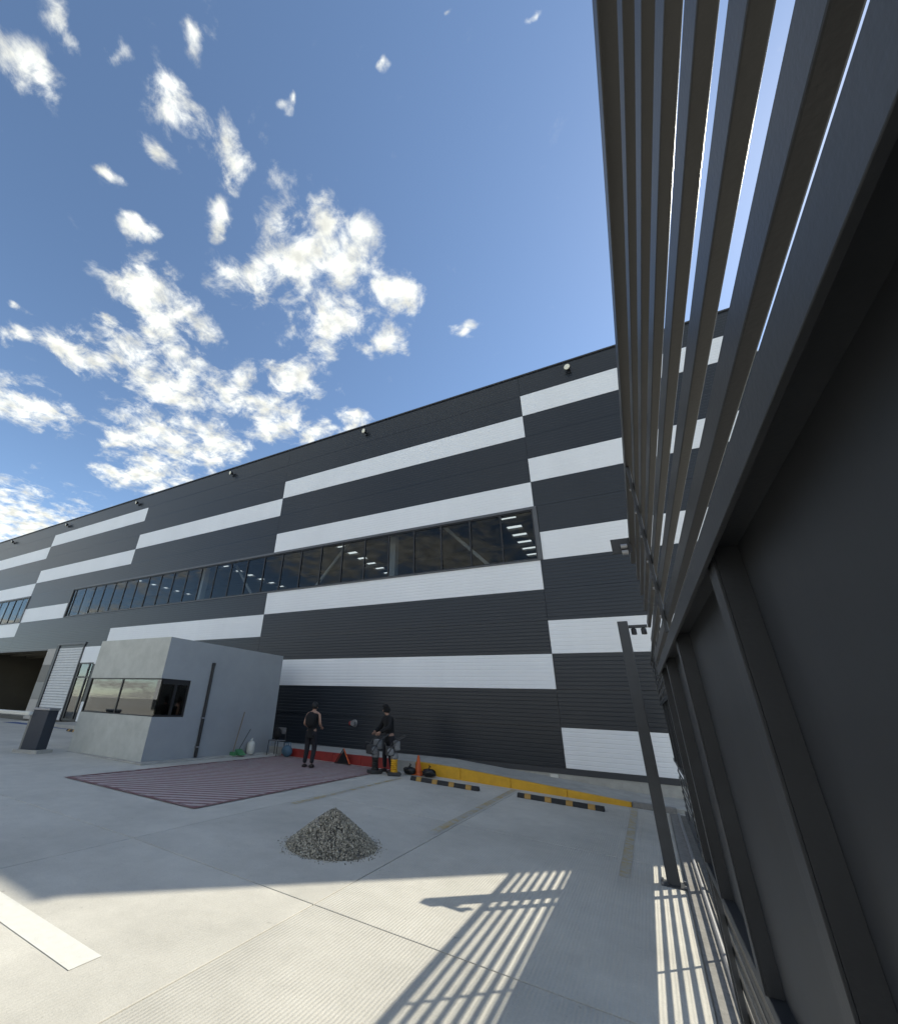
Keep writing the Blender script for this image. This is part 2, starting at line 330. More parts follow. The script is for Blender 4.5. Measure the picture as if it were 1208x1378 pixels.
while s_ < c1:
    w_ = .085; q = [(nx_*a+dx_*b_, ny_*a+dy_*b_) for a, b_ in ((s_, -30), (s_, 30), (s_+w_, 30), (s_+w_, -30))]
    for ax, lim, sg in ((0, HX0+.1, -1), (0, HX1-.1, 1), (1, HY0+.1, -1), (1, HY1-.1, 1)):
        if q: q = clip(q, ax, lim, sg)
    if len(q) >= 3:
        mb = MB(); mb.v = [(x, y, gz(x)+.008) for x, y in q]; mb.f = [tuple(range(len(q)))]; mb.build('hatch_line', 'line_maroon', hat)
    s_ += .205

# ------------------------------------------------------------------ main warehouse
WX1 = 5.14; FY = 14.02; ZT = 11.70; ZROOF = 12.76; ZB = -1.30
COLS = [WX1, -2.19, -14.55, -26.93, -39.30, -51.66, -64.0]
wh = thing('warehouse', (-20, FY+10, -1.5), 'long warehouse clad in dark and white staggered metal panels', 'warehouse')
WL, WR, ZW0, ZW1 = -32.95, -2.25, 4.74, 6.60          # strip window
W2L, W2R = -63.9, -39.42
DL, DR, DT = -46.0, -33.45, 2.70                         # dock opening
FBACK = FY+.10
wallm = MB(); YA, YB = FBACK, FBACK+.22
for z0, z1, segs in ((ZB-.6, -1.31, [(-64, WX1)]), (-1.31, 1.76, [(-64, DL), (-33.45, -32.38), (-27.58, WX1)]), (1.76, DT, [(-64, DL), (-33.45, -32.38), (-29.1, WX1)]), (DT, 2.86, [(-64, -32.38), (-29.1, WX1)]), (2.86, ZW0, [(-64, WX1)]),
                     (ZW0, ZW1, [(W2R, WL), (WR, WX1)]), (ZW1, ZROOF-.06, [(-64, WX1)])):
    for a, b_ in segs: wallm.box(a, b_, YA, YB, z0, z1)
wallm.build('wall', 'interior', wh)
box('side_wall', 'clad_dark', wh, WX1-.2, WX1+.05, YB+.002, 60, -2.2, ZROOF-.06)
box('side_wall', 'clad_dark', wh, -64.2, -64.002, FY, 60, -2.2, ZROOF-.06)
box('back_wall', 'interior', wh, -64, WX1-.21, 46, 46.2, -2.2, 12.2)
box('interior_floor', 'concrete', wh, -64, WX1-.21, YB+.01, 46, -1.5, -1.32)
# roof deck with translucent rooflights
skx = [-6.0, -20.2, -34.4, -48.8]; sky_y = [17.2+1.6*k for k in range(17)]
roofm = MB(); edges = [-64]
for x in sorted(skx): edges += [x-.55, x+.55]
edges.append(WX1-.21)
for i in range(len(edges)-1):
    a, b_ = edges[i], edges[i+1]
    if i % 2 == 0: roofm.box(a, b_, YB, 46, 12.3, 12.45)
    else:
        yy = YB
        for y in sky_y: roofm.box(a, b_, yy, y, 12.3, 12.45); yy = y+.75
        roofm.box(a, b_, yy, 46, 12.3, 12.45)
roof = roofm.build('roof', 'interior', wh)
sk0 = None
for x in skx:
    for y in sky_y:
        if sk0 is None: sk0 = MB().box(-.56, .56, -.01, .76, 0, .02).build('skylight', 'skylight'); sk0.parent = roof; s1 = sk0
        else: s1 = dup(sk0)
        s1.location = Vector((x, y, 12.46))-ORG[wh.name]
# purlins under the deck, columns and braces behind the glass
for k in range(6): box('purlin', 'interior', wh, -63.9, WX1-.3, 17+5*k, 17.12+5*k, 12.0, 12.29)
for x in (-8.4, -20.75, -33.2, -45.6): box('interior_column', 'steel_pale', wh, x-.17, x+.17, 14.9, 15.2, -1.31, 12.25)
for (xa, za, xb, zb_) in ((-10.3, 7.6, -13.2, 4.3), (-18.9, 7.5, -16.0, 4.3), (-35, 7.5, -37.5, 4.3), (-44, 7.5, -41.5, 4.3), (-6.4, 7.4, -3.6, 4.4)):
    MB().tube([(xa, 15.05, za), (xb, 15.05, zb_)], .07, 8).build('interior_brace', 'steel_pale', wh)
# cladding panels, one object each, ribbed
def panel_mesh(L, H):
    mb = MB(); n = max(2, round(H/.111)); p = H/n; pts = []
    y0, y1 = 0., .005
    for i in range(n):
        z = i*p
        pts += [(y0, z+.006 if i == 0 else z+.012), (y0, z+p-.020 if i < n-1 else z+p-.004)]
        if i < n-1: pts += [(y1, z+p-.012), (y1, z+p-.002)]
    pts = [(.05, .004)] + pts + [(.05, H-.004)]
    mb.prism(pts, .004, L-.004, 'x'); return mb
pcache = {}
def panel(x0, x1, z0, z1, m):
    L, H = round(x1-x0, 3), round(z1-z0, 3)
    key = (L, H, m)
    if key not in pcache:
        ob = panel_mesh(L, H).build('panel', m); pcache[key] = ob
    else: ob = dup(pcache[key])
    ob.parent = wh; ob.location = Vector((x0, FY+.03+random.uniform(-.002, .002), z0))-ORG[wh.name]
for bay in range(6):
    xr, xl = COLS[bay], COLS[bay+1]
    for row in range(-1, 13):
        z1 = ZROOF-.06 if row < 0 else ZT-row; z0 = ZT-row-1 if row >= 0 else ZT
        segs = [(xl, xr)]
        if row in (5, 6):
            keep = []
            for a, b_ in ((W2R+.15, WL-.15), (WR+.15, WX1)):
                lo, hi = max(a, xl), min(b_, xr)
                if hi-lo > .3: keep.append((lo, hi))
            segs = keep
        if row >= 9 and bay in (3, 4):
            segs = []
            holes = [(-46, -32.35), (-32.35, -29.1)] + ([(-29.1, -27.55)] if row > 9 else [])
            cur = xl
            for a, b_ in holes:
                if b_ < xl or a > xr: continue
                if a-cur > .2: segs.append((cur, a))
                cur = max(cur, b_)
            if xr-cur > .2: segs.append((cur, xr))
        white = row >= 0 and (row-bay) % 3 == 0
        for a, b_ in segs:
            # window cill and head bands fill the remaining part of the two window rows
            panel(a, b_, z0, z1, 'clad_white' if white else 'clad_dark')
for (a, b_) in ((WL-.15, WR+.15), (W2L, W2R+.15)):
    for xl, xr in [(max(COLS[k+1], a), min(COLS[k], b_)) for k in range(6)]:
        if xr-xl > .3: pass
box('roof_cap', 'trim_dark', wh, -64.2, WX1+.08, FY-.02, FY+.36, ZROOF-.058, ZROOF)
box('base_flashing', 'trim_dark', wh, -27.5, WX1+.04, FY+.005, FY+.098, -1.44, -1.302)
box('base_wall', 'concrete', wh, -27.5, WX1+.02, FY+.02, FY+.095, -2.3, -1.442)
# strip windows
def strip_window(xl, xr, step, first):
    w = MB()
    w.box(xl-.14, xr+.14, FY-.01, FY+.16, ZW1, ZW1+.10); w.box(xl-.14, xr+.14, FY-.01, FY+.16, ZW0-.04, ZW0)
    w.box(xl-.14, xl, FY-.01, FY+.16, ZW0, ZW1); w.box(xr, xr+.14, FY-.01, FY+.16, ZW0, ZW1)
    win = w.build('window', 'frame_grey', wh)
    ff = MB(); ff.box(xl, xr, FY+.03, FY+.09, ZW1-.05, ZW1); ff.box(xl, xr, FY+.03, FY+.09, ZW0, ZW0+.05); ff.build('inner_frame', 'frame_black', win)
    x = first; xs_ = [xl]
    while x > xl+.1: xs_.append(x); x -= step
    xs_.append(xr); xs_ = sorted(xs_); mu = None; pn = {}
    for x in xs_:
        xx = min(max(x, xl+.025), xr-.025)
        if mu is None: mu = MB().box(-.025, .025, .031, .11, ZW0+.05, ZW1-.05).build('mullion', 'frame_black'); q = mu
        else: q = dup(mu)
        q.parent = win; q.location = Vector((xx, FY, 0))-ORG[wh.name]
    for a, b_ in zip(xs_, xs_[1:]):
        k = round(b_-a, 2)
        if k not in pn: q = pn[k] = MB().box(.026, b_-a-.026, .062, .068, ZW0+.051, ZW1-.051).build('pane', 'glass')
        else: q = dup(pn[k])
        q.parent = win; q.location = Vector((a, FY+random.uniform(-.002, .002), 0))-ORG[wh.name]; q.rotation_euler = (random.uniform(-.0012, .0012), 0, random.uniform(-.0015, .0015))
strip_window(WL, WR, 1.167, -3.41); strip_window(W2L, W2R, 1.2, -40.4)
# floodlights under the eaves
lamp0 = None
for k in range(6):
    x = -.25-9.33*k
    if lamp0 is None:
        mb = MB(); mb.lathe((0, -.16, 0), [(.05, .12), (.10, .05), (.125, 0), (.125, -.05), (.112, -.05)], 20, 'y'); mb.box(-.05, .05, -.06, .02, -.20, -.06)
        lamp0 = mb.build('wall_lamp', 'black_plastic'); lamp0.parent = wh
        lens = MB().lathe((0, -.212, 0), [(.10, .002), (.11, 0), (.08, -.012), (.01, -.016)], 20, 'y').build('lens', 'lamp_lens'); lens.parent = lamp0; L1 = lamp0
    else: L1 = dup_tree(lamp0, None)
    L1.parent = wh; L1.location = Vector((x, FY, 12.30))-ORG[wh.name]
    L1.rotation_euler = (math.radians(10), 0, math.radians(-14))
# hose connection on the wall
hc = MB().lathe((-9.18, FY+.02, -.52), [(.12, 0), (.12, -.03), (.07, -.04), (.07, -.12), (.085, -.12), (.085, -.16), (.03, -.16)], 18, 'y').build('hose_connection', 'silver', wh)
MB().lathe((-9.33, FY+.02, -.53), [(.07, 0), (.07, -.07), (.04, -.09)], 14, 'y').build('cap', 'paint_red', hc)
box('wall_socket', 'paint_white', wh, -2.62, -2.42, FY-.02, FY+.018, -1.55, -1.46)
# loading dock corner: block pier, roller shutter, entrance door
for k, mm in enumerate(('block_pale', 'block_grey', 'clad_mid', 'block_pale')): box('pier_block', mm, wh, -33.46, -32.42, FY-.01, FBACK-.001, 1.69-k*1.0+.006 if k < 3 else ZB-.1, 2.69-k*1.0, bevel=.008)
sh = MB()
for k in range(28): z = -1.32+k*.149; sh.prism([(FY+.07, z+.004), (FY+.045, z+.03), (FY+.045, z+.115), (FY+.07, z+.145)], -32.1, -29.22, 'x')
sh.build('roller_shutter', 'shutter_white', wh)
box('shutter_jamb', 'trim_dark', wh, -32.38, -32.11, FY-.02, FY+.12, -1.35, 2.86); box('shutter_head', 'frame_grey', wh, -32.4, -29.08, FY-.03, FY+.12, 2.862, 2.98); box('shutter_jamb', 'trim_dark', wh, -29.21, -29.1, FY-.02, FY+.12, -1.35, 2.86)
dr = MB(); 
for a in ((-29.05, -28.90, -1.3, 1.78), (-27.98, -27.88, -1.3, 1.78), (-27.60, -27.56, -1.3, 1.78)): dr.box(a[0], a[1], FY+.01, FY+.1, a[2], a[3])
for a in ((.94, 1.02), (-1.3, -1.2), (1.70, 1.78)):
    dr.box(-28.899, -27.981, FY+.015, FY+.095, *a); dr.box(-27.879, -27.601, FY+.015, FY+.095, *a)
door = dr.build('entrance_door', 'frame_black', wh)
box('door_glass', 'glass_booth', door, -28.9, -27.98, FY+.05, FY+.056, -1.2, 1.7); box('door_glass', 'glass_booth', door, -27.88, -27.6, FY+.05, FY+.056, -1.2, 1.7)
for a in ((-46.2, -33.2, 21.5, 21.7, -1.31, 2.9), (-46.2, -46.0, FBACK+.23, 21.49, -1.31, 2.9), (-33.4, -33.2, FBACK+.23, 21.49, -1.31, 2.9)): box('dock_wall', 'interior_tan', wh, *a)
box('dock_ceiling', 'interior_tan', wh, -46.2, -33.2, FBACK+.23, 21.7, 2.91, 3.05)
for k in range(5): box('dock_ceiling_beam', 'interior_tan', wh, -46.0, -33.4, 15.3+1.3*k, 15.42+1.3*k, 2.72, 2.909)
box('dock_frame', 'frame_grey', wh, -46.1, -33.47, FY-.01, FY+.09, 2.60, 2.71)

# ------------------------------------------------------------------ pavement and kerbs along the wall
def szt(x):
    a, b_ = -5.4, -.65
    if x <= a: return -1.34
    if x >= b_: return gz(x)+.085
    t_ = (x-a)/(b_-a); return -1.34*(1-t_)+(gz(b_)+.085)*t_
KY = 12.42
kxs = [-27.5, -15.4, -11.0, -6.75, -6.02, -5.4, -4.2, -3.0, -1.8, -.65, 2.0]
mb = MB()
for i in range(len(kxs)-1):
    a, b_ = kxs[i], kxs[i+1]; n = len(mb.v)
    for x in (a, b_):
        for y, z in ((KY+.16, szt(x)), (FY+.019, szt(x)+.02), (FY+.019, -2.2), (KY+.16, -2.2)): mb.v.append((x, y, z))
    mb.f += [(n, n+4, n+5, n+1), (n, n+3, n+7, n+4), (n+1, n+5, n+6, n+2)]
    if i == 0: mb.f.append((n, n+1, n+2, n+3))
    if i == len(kxs)-2: mb.f.append((n+4, n+7, n+6, n+5))
tag(mb.build('pavement', 'concrete'), kind='structure')
def kerb(name, m, xa, xb, lab, y0=KY, extra=0, step=1.2):
    n_ = max(1, round((xb-xa)/step)); root = thing(name, ((xa+xb)/2, y0, gz((xa+xb)/2)), lab, 'kerb')
    for i in range(n_):
        a, b_ = xa+(xb-xa)*i/n_+.003, xa+(xb-xa)*(i+1)/n_-.003; q = MB(); nn = 0
        for x in (a, b_):
            for y, z in ((y0, gz(x)-.03), (y0+.155, gz(x)-.03), (y0+.155, szt(x)+.004+extra), (y0+.012, szt(x)+.004+extra)): q.v.append((x, y, max(z, gz(x)-.03)))
        q.f = [(0,1,2,3), (7,6,5,4), (0,4,5,1), (1,5,6,2), (2,6,7,3), (3,7,4,0)]; q.build('kerb_stone', m, root, bevel=.012)
kerb('painted_kerb', 'paint_yellow', -5.98, -.65, 'yellow painted kerb tapering down along the warehouse wall')
kerb('painted_kerb', 'paint_red', -11.0, -6.75, 'red painted kerb behind the hatched marking')
kerb('concrete_kerb', 'concrete', -6.74, -5.99, 'short bare concrete kerb between red and yellow kerbs')
kerb('concrete_kerb', 'track', -.64, .2, 'rough unpainted kerb end beside the guide post', extra=.02)
kerb('concrete_kerb', 'concrete', -27.4, -15.5, 'plain grey kerb in front of the roller shutter', step=2.4)

# ------------------------------------------------------------------ guard booth
BX0, BX1, BY0, BY1, BT = -15.34, -11.72, 7.88, 12.66, 1.66; BWZ0, BWZ1, BWY = -.45, .53, 8.86; BG = gz(-11.72)-.05
bt = thing('guard_booth', (-13.5, 10.2, gz(-13.5)), 'grey rendered guard booth with wraparound corner window', 'booth')
T = .16
# front wall (pale) below and above the window band, then the grey side wall
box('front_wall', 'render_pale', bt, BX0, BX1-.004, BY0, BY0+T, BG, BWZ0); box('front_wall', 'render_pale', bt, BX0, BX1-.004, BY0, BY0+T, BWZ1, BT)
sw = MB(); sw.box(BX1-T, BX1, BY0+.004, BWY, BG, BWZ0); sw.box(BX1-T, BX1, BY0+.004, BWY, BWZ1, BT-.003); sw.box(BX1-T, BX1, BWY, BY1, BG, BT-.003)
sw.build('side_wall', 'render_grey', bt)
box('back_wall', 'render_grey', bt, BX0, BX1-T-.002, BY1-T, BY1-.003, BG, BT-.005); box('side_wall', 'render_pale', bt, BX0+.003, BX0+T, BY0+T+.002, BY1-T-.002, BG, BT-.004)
box('roof', 'render_grey', bt, BX0+T+.002, BX1-T-.002, BY0+T+.002, BY1-T-.002, BT-.45, BT-.30)
box('floor', 'interior', bt, BX0+T+.002, BX1-T-.002, BY0+T+.002, BY1-T-.002, BG, -1.45)
win = MB(); 
win.box(BX0+.02, BX1-.002, BY0+.03, BY0+.09, BWZ1-.035, BWZ1-.001); win.box(BX0+.02, BX1-.002, BY0+.03, BY0+.09, BWZ0+.001, BWZ0+.03)
win.box(BX1-.10, BX1-.02, BY0+.092, BWY-.001, BWZ1-.14, BWZ1-.001); win.box(BX1-.10, BX1-.02, BY0+.092, BWY-.001, BWZ0+.001, BWZ0+.05)
win.box(BX1-.10, BX1-.02, BY0+.50, BY0+.58, BWZ0+.05, BWZ1-.14); win.box(BX1-.12, BX1-.02, BWY-.05, BWY-.001, BWZ0+.05, BWZ1-.14)
win.box(-13.62, -13.57, BY0+.03, BY0+.09, BWZ0+.03, BWZ1-.035); win.box(BX0, BX0+.04, BY0+.02, BY0+.1, BWZ0, BWZ1)
bw = win.build('corner_window', 'frame_black', bt)
box('pane', 'glass_booth', bw, BX0+.04, -13.62, BY0+.05, BY0+.056, BWZ0+.03, BWZ1-.035); box('pane', 'glass_booth', bw, -13.57, BX1-.04, BY0+.05, BY0+.056, BWZ0+.03, BWZ1-.035)
box('pane', 'glass_booth', bw, BX1-.05, BX1-.044, BY0+.092, BY0+.50, BWZ0+.05, BWZ1-.14); box('pane', 'glass_booth', bw, BX1-.055, BX1-.049, BY0+.58, BWY-.05, BWZ0+.05, BWZ1-.14)
dp = MB().tube([(BX1+.05, 9.52, -1.50), (BX1+.05, 9.52, 1.08)], .045, 12).lathe((BX1+.05, 9.52, 1.0), [(.052, 0), (.055, .09), (.04, .10)], 12).build('downpipe', 'black_plastic', bt, smooth=False)
for z in (-.47, -1.23): box('pipe_clip', 'galv', dp, BX1+.001, BX1+.105, 9.46, 9.58, z-.018, z+.018)
box('plinth', 'concrete', bt, BX0-.05, BX1+.26, BY0-.14, BY1-.3, gz(-11.5)-.06, gz(-11.5)+.045, bevel=.01)

# ------------------------------------------------------------------ barrier cabinet and boom
bc = thing('boom_barrier', (-15.35, 6.95, gz(-15.3)), 'dark blue barrier cabinet holding a white boom arm', 'barrier')
bz = gz(-15.3)
def rot2(mb, c, a):
    ca, sa = math.cos(a), math.sin(a); mb.v = [(c[0]+(x-c[0])*ca-(y-c[1])*sa, c[1]+(x-c[0])*sa+(y-c[1])*ca, z) for x, y, z in mb.v]; return mb
cc = (-15.35, 6.95); ang = math.radians(20)
rot2(MB().box(-15.75, -14.95, 6.70, 7.22, bz-.02, bz+.08), cc, ang).build('footing', 'concrete', bc, bevel=.01)
rot2(MB().box(-15.60, -15.08, 6.78, 7.12, bz+.08, bz+1.08), cc, ang).build('cabinet', 'barrier_blue', bc, bevel=.012)
rot2(MB().box(-15.62, -15.06, 6.76, 7.14, bz+1.082, bz+1.14), cc, ang).build('lid', 'galv', bc, bevel=.012)
rot2(MB().box(-15.68, -15.602, 6.80, 7.10, bz+.08, bz+1.05), cc, ang).build('side_cover', 'clad_mid', bc, bevel=.01)
rot2(MB().box(-19.6, -15.55, 6.63, 6.76, bz+.93, bz+1.03), cc, math.radians(4)).build('boom_arm', 'paint_white', bc, bevel=.02)

# ------------------------------------------------------------------ sliding gate leaf and the fixed fence behind it
SL_H, SL_D, PIT = .045, .020, .126
def gate(name, x0, ya, yb, rotz, posts, thin, label, end_plate):
    g_ = thing(name, (x0, ya, gz(x0)), label, 'gate' if 'gate' in name else 'fence'); O = ORG[g_.name]; Ln = yb-ya
    def add(nm, m, xa, xb, y0, y1, z0, z1, bevel=.003):
        ob = MB().box(xa, xb, y0-ya, y1-ya, z0-O[2], z1-O[2]).build(nm, m); ob.parent = g_
        if bevel: b_ = ob.modifiers.new('Bevel', 'BEVEL'); b_.width = bevel; b_.segments = 2; b_.limit_method = 'ANGLE'
        return ob
    add('top_rail', 'gate_slat', -.008, .04, ya, yb, 1.150, 1.205)
    s0 = None
    s2 = None
    for k in range(7):
        if s2 is None: s2 = add('lower_slat', 'gate_slat', .058, .070, ya, yb, -SL_H/2+O[2], SL_H/2+O[2], .002); q = s2
        else: q = dup(s2)
        q.parent = g_; q.location = (random.uniform(-.001, .001), 0, -.845-PIT*k-O[2])
    for zc_ in [1.038-PIT*k for k in range(6)]:
        if s0 is None: s0 = add('slat', 'gate_slat', .010, .010+SL_D, ya+.0, yb, -SL_H/2+O[2], SL_H/2+O[2], .002); q = s0
        else: q = dup(s0)
        q.parent = g_; q.location = (random.uniform(-.001, .001), 0, zc_-O[2])
    add('middle_beam', 'gate_steel', 0.005, .014, ya, yb-.05, .285, .335, .001); add('soffit_plate', 'gate_steel', .0142, .080, ya, yb-.05, .322, .334, 0)
    add('lower_beam', 'gate_steel', .03, .085, ya, yb-.05, -.79, -.735); add('bottom_rail', 'gate_steel', .025, .085, ya, yb, gz(x0)+.05, gz(x0)+.115)
    pa = ya
    for pb in posts + [yb-.05]:
        if pb-pa > .1: add('infill_panel', 'gate_panel', .070, .076, pa+.001, pb-.001, -.734, .3215, 0)
        pa = pb
    for p_ in posts:
        add('channel_post', 'gate_steel', .022, .028, p_-.035, p_+.035, -.734, .3215, .001); add('channel_flange', 'gate_steel', .0282, .0695, p_-.035, p_-.030, -.734, .3215, 0)
        add('channel_flange', 'gate_steel', .0282, .0695, p_+.030, p_+.035, -.734, .3215, 0)
    for th, w_ in thin: add('upright_bar', 'gate_steel', -.006, .009, th-w_/2, th+w_/2, .336, 1.149); add('lower_upright', 'gate_steel', .044, .0575, th-w_/2, th+w_/2, gz(x0)+.116, -.792)
    if end_plate:
        add('end_stile', 'gate_steel', .030, .0575, yb-.10, yb-.06, gz(x0)+.116, -.791); add('end_stile', 'gate_steel', .030, .0575, yb-.30, yb-.26, gz(x0)+.116, -.791)
        pl = add('end_bracket', 'gate_steel', -.13, -.001, yb-.5, yb-.485, 1.09, 1.20, 0)
        for k in range(2):
            r_ = MB().lathe((-.05, yb-.52-ya, 1.13-.045*k-O[2]), [(.001, -.02), (.018, -.02), (.018, .02), (.001, .02)], 12, 'x').build('roller', 'galv'); r_.parent = pl
    for th, w_ in thin:
        for zc_ in [1.038-PIT*k for k in range(6)]:
            bo = MB().lathe((-.006, th+.035-ya, zc_-O[2]), [(.006, -.004), (.006, .016)], 8, 'x').build('bolt', 'galv'); bo.parent = g_
    g_.rotation_euler = (0, 0, rotz); return g_
gate('sliding_gate', .185, -2.2, 3.82, .0112, [-.95, .0, 1.05, 2.12, 2.98, 3.60], [(2.15, .014)], 'sliding gate leaf of dark steel slats above solid sheet panels', True)
gate('slatted_fence', .30, 4.35, 12.2, 0, [5.0, 6.2, 7.45, 8.7, 10, 11.2], [(5.7, .03), (7.45, .10), (9.4, .03), (11.2, .1)], 'dark slatted fence section standing behind the tall guide post', False)
tr_ = thing('gate_track', (.21, 4, gz(.21)), 'steel gate track rail set on a rough concrete strip', 'track')
MB().prism([(.05, gz(.05)-.02), (.05, gz(.05)+.022), (.46, gz(.46)+.022), (.46, gz(.46)-.02)], -3, 12.3, 'y').build('track_bed', 'track', tr_)
MB().prism([(.185, gz(.2)+.018), (.195, gz(.2)+.05), (.21, gz(.2)+.055), (.225, gz(.2)+.05), (.235, gz(.2)+.018)], -3, 12.3, 'y').build('rail', 'galv', tr_)
# guide post with its roller head
gp = thing('guide_post', (-.075, 7.37, gz(-.07)), 'tall dark square guide post with roller head at top', 'post')
gpz = gz(-.07)
box('post', 'post_steel', gp, -.145, -.005, 7.30, 7.44, gpz+.012, 1.33, bevel=.006); box('base_plate', 'post_steel', gp, -.21, .06, 7.26, 7.50, gpz, gpz+.014, bevel=.003)
for x in (-.19, .04):
    for y in (7.285, 7.475): MB().lathe((x, y, gpz+.014), [(.012, 0), (.012, .02), (.004, .022)], 6).build('anchor_bolt', 'galv', gp)
box('arm', 'post_steel', gp, -.004, .24, 7.345, 7.40, 1.235, 1.275, bevel=.003)
for x in (.055, .185): MB().lathe((x, 7.372, 1.235), [(.012, 0), (.036, -.015), (.036, -.095), (.012, -.10)], 14).build('roller', 'black_plastic', gp)

# ------------------------------------------------------------------ warehouse across the yard (seen in the glass)
ow = thing('opposite_warehouse', (-14, -24, gz(-14)), 'pale striped warehouse across the yard, seen in the booth glass', 'warehouse')
box('wall', 'clad_mid', ow, -60, 14, -44, -24.06, -2, 11.9)
for k in range(11):
    for j in range(5):
        ob = MB().box(-60+14.8*j+.01, -60+14.8*(j+1)-.01, -24.05, -24, -1.3+1.2*k+.006, -1.3+1.2*(k+1)-.006)
        ob.build('panel', 'clad_white' if k > 0 and (k+j) % 4 else 'clad_dark', ow)

# ------------------------------------------------------------------ wheel stops
def wheel_stop(x0, x1, y, lab):
    xm = (x0+x1)/2; r = thing('wheel_stop', (xm, y, gz(xm)), lab, 'wheel stop', None); L = x1-x0; sl = -.031
    def seg(a, b_, dz, nm, m, ex):
        q = MB(); prof = [(-.085-ex, 0), (.085+ex, 0), (.068+ex, .04+ex), (.040, .085+dz), (-.040, .085+dz), (-.068-ex, .04+ex)]
        for x in (a, b_): q.v += [(xm+x, y+p, gz(xm)+.002+sl*x+z) for p, z in prof]
        q.f = [tuple(range(6))[::-1], tuple(range(6, 12))] + [(i, (i+1) % 6, 6+(i+1) % 6, 6+i) for i in range(6)]; return q.build(nm, m, r, bevel=.006)
    seg(-L/2, L/2, 0, 'body', 'rubber', 0)
    for k in range(4): c_ = -L/2+L*(.13+.245*k); seg(c_-.07, c_+.07, .004, 'reflector', 'reflector_yellow', .004)
wheel_stop(-5.56, -3.78, 11.32, 'black rubber wheel stop with yellow blocks, beside the traffic cone'); wheel_stop(-2.90, -1.12, 11.42, 'black rubber wheel stop with yellow blocks, near the guide post')
wheel_stop(-23.1, -21.5, 11.6, 'dark wheel stop on the ground behind the barrier cabinet')

# ------------------------------------------------------------------ gravel pile
gpc = Vector((-3.98, 5.72, gz(-3.98)))
gv = thing('gravel_pile', gpc, 'cone of grey crushed gravel heaped on the concrete', 'gravel pile')
def ph(r): return .405*max(0, 1-(r/.60)**1.12)
mb = MB(); NR, NS = 16, 40
for i in range(NR+1):
    for j in range(NS):
        a = 2*math.pi*j/NS; r = .60*i/NR; mb.v.append((gpc.x+r*math.cos(a), gpc.y+r*math.sin(a), gpc.z-.012+ph(r)*.97+.003-.031*r*math.cos(a)))
for i in range(NR):
    for j in range(NS): q = (j+1) % NS; mb.f.append((i*NS+j, i*NS+q, (i+1)*NS+q, (i+1)*NS+j))
mb.build('heap', 'soil', gv)
mb = MB(); OCT = [(1,0,0),(-1,0,0),(0,1,0),(0,-1,0),(0,0,1),(0,0,-1)]; OF = [(0,2,4),(2,1,4),(1,3,4),(3,0,4),(2,0,5),(1,2,5),(3,1,5),(0,3,5)]
def stone(c, s):
    e = Matrix.Rotation(random.uniform(0, 6.28), 3, Vector((random.gauss(0,1), random.gauss(0,1), random.gauss(0,1))).normalized()); n = len(mb.v)
    sc = [s*random.uniform(.6, 1.3) for _ in range(3)]
    for p in OCT:
        v = e @ Vector((p[0]*sc[0]+random.uniform(-.2,.2)*s, p[1]*sc[1]+random.uniform(-.2,.2)*s, p[2]*sc[2]+random.uniform(-.2,.2)*s)); mb.v.append((c[0]+v.x, c[1]+v.y, c[2]+v.z))
    mb.f.extend(tuple(n+i for i in q) for q in OF)
for k in range(6500):
    r = .60*math.sqrt(random.random()); a = random.uniform(0, 6.283); x, y = gpc.x+r*math.cos(a), gpc.y+r*math.sin(a)
    stone((x, y, gz(x)+ph(r)+random.uniform(-.004, .012)), random.uniform(.007, .017))
for k in range(500):
    r = .58+abs(random.gauss(0, .07)); a = random.uniform(0, 6.283); x, y = gpc.x+r*math.cos(a), gpc.y+r*math.sin(a); s = random.uniform(.004, .010); stone((x, y, gz(x)+s*.6), s)
tag(mb.build('stones', 'gravel', gv), kind='stuff')

# ------------------------------------------------------------------ cone, bin bag, wedge
cn = thing('traffic_cone', (-5.78, 12.2, gz(-5.78)), 'orange traffic cone standing against the yellow kerb', 'cone'); z = gz(-5.78)
MB().box(-5.93, -5.63, 12.05, 12.35, z, z+.03).build('foot', 'orange', cn, bevel=.008); MB().lathe((-5.78, 12.2, z+.03), [(.115, 0), (.10, .03), (.028, .43), (.022, .44)], 20).build('cone', 'orange', cn, smooth=False)
for (x, y, r, lab) in ((-5.98, 12.05, .15, 'knotted black bin bag between the cone and the rammer'), (-5.42, 12.1, .16, 'knotted black bin bag between the cone and the wheel stop')):
    b_ = thing('bin_bag', (x, y, gz(x)), lab, 'bin bag'); MB().blob((x, y, gz(x)+r*.62), r, .12, 3, (1.25, .9, .62)).build('bag', 'bin_bag', b_, smooth=True)
    MB().tube([(x, y, gz(x)+r*1.15), (x+.01, y, gz(x)+r*1.45), (x+.03, y, gz(x)+r*1.6)], [.03, .018, .04], 8).build('knot', 'bin_bag', b_)
x, y = -8.35, 12.22; z = gz(x)
wd = thing('warning_triangle', (x, y, z), 'black folding triangle stand with orange edge against red kerb', 'sign')
tri = lambda s, zz: [(x-.27*s, z+zz), (x+.27*s, z+zz), (x+.02, z+.02+.42*s)]
MB().prism(tri(.8, .03), y-.01, y+.01, 'y').build('board', 'cloth_black', wd)
MB().tube([(x+.27, y, z+.02), (x+.02, y, z+.42)], .018, 8).build('frame_edge', 'orange', wd); MB().tube([(x-.27, y, z+.02), (x+.02, y, z+.42)], .015, 8).build('frame_edge', 'boot', wd); MB().tube([(x-.3, y, z+.02), (x+.3, y, z+.02)], .016, 8).build('frame_edge', 'boot', wd); MB().tube([(x+.02, y, z+.40), (x+.05, y+.16, z+.02)], .012, 8).build('stay', 'boot', wd)

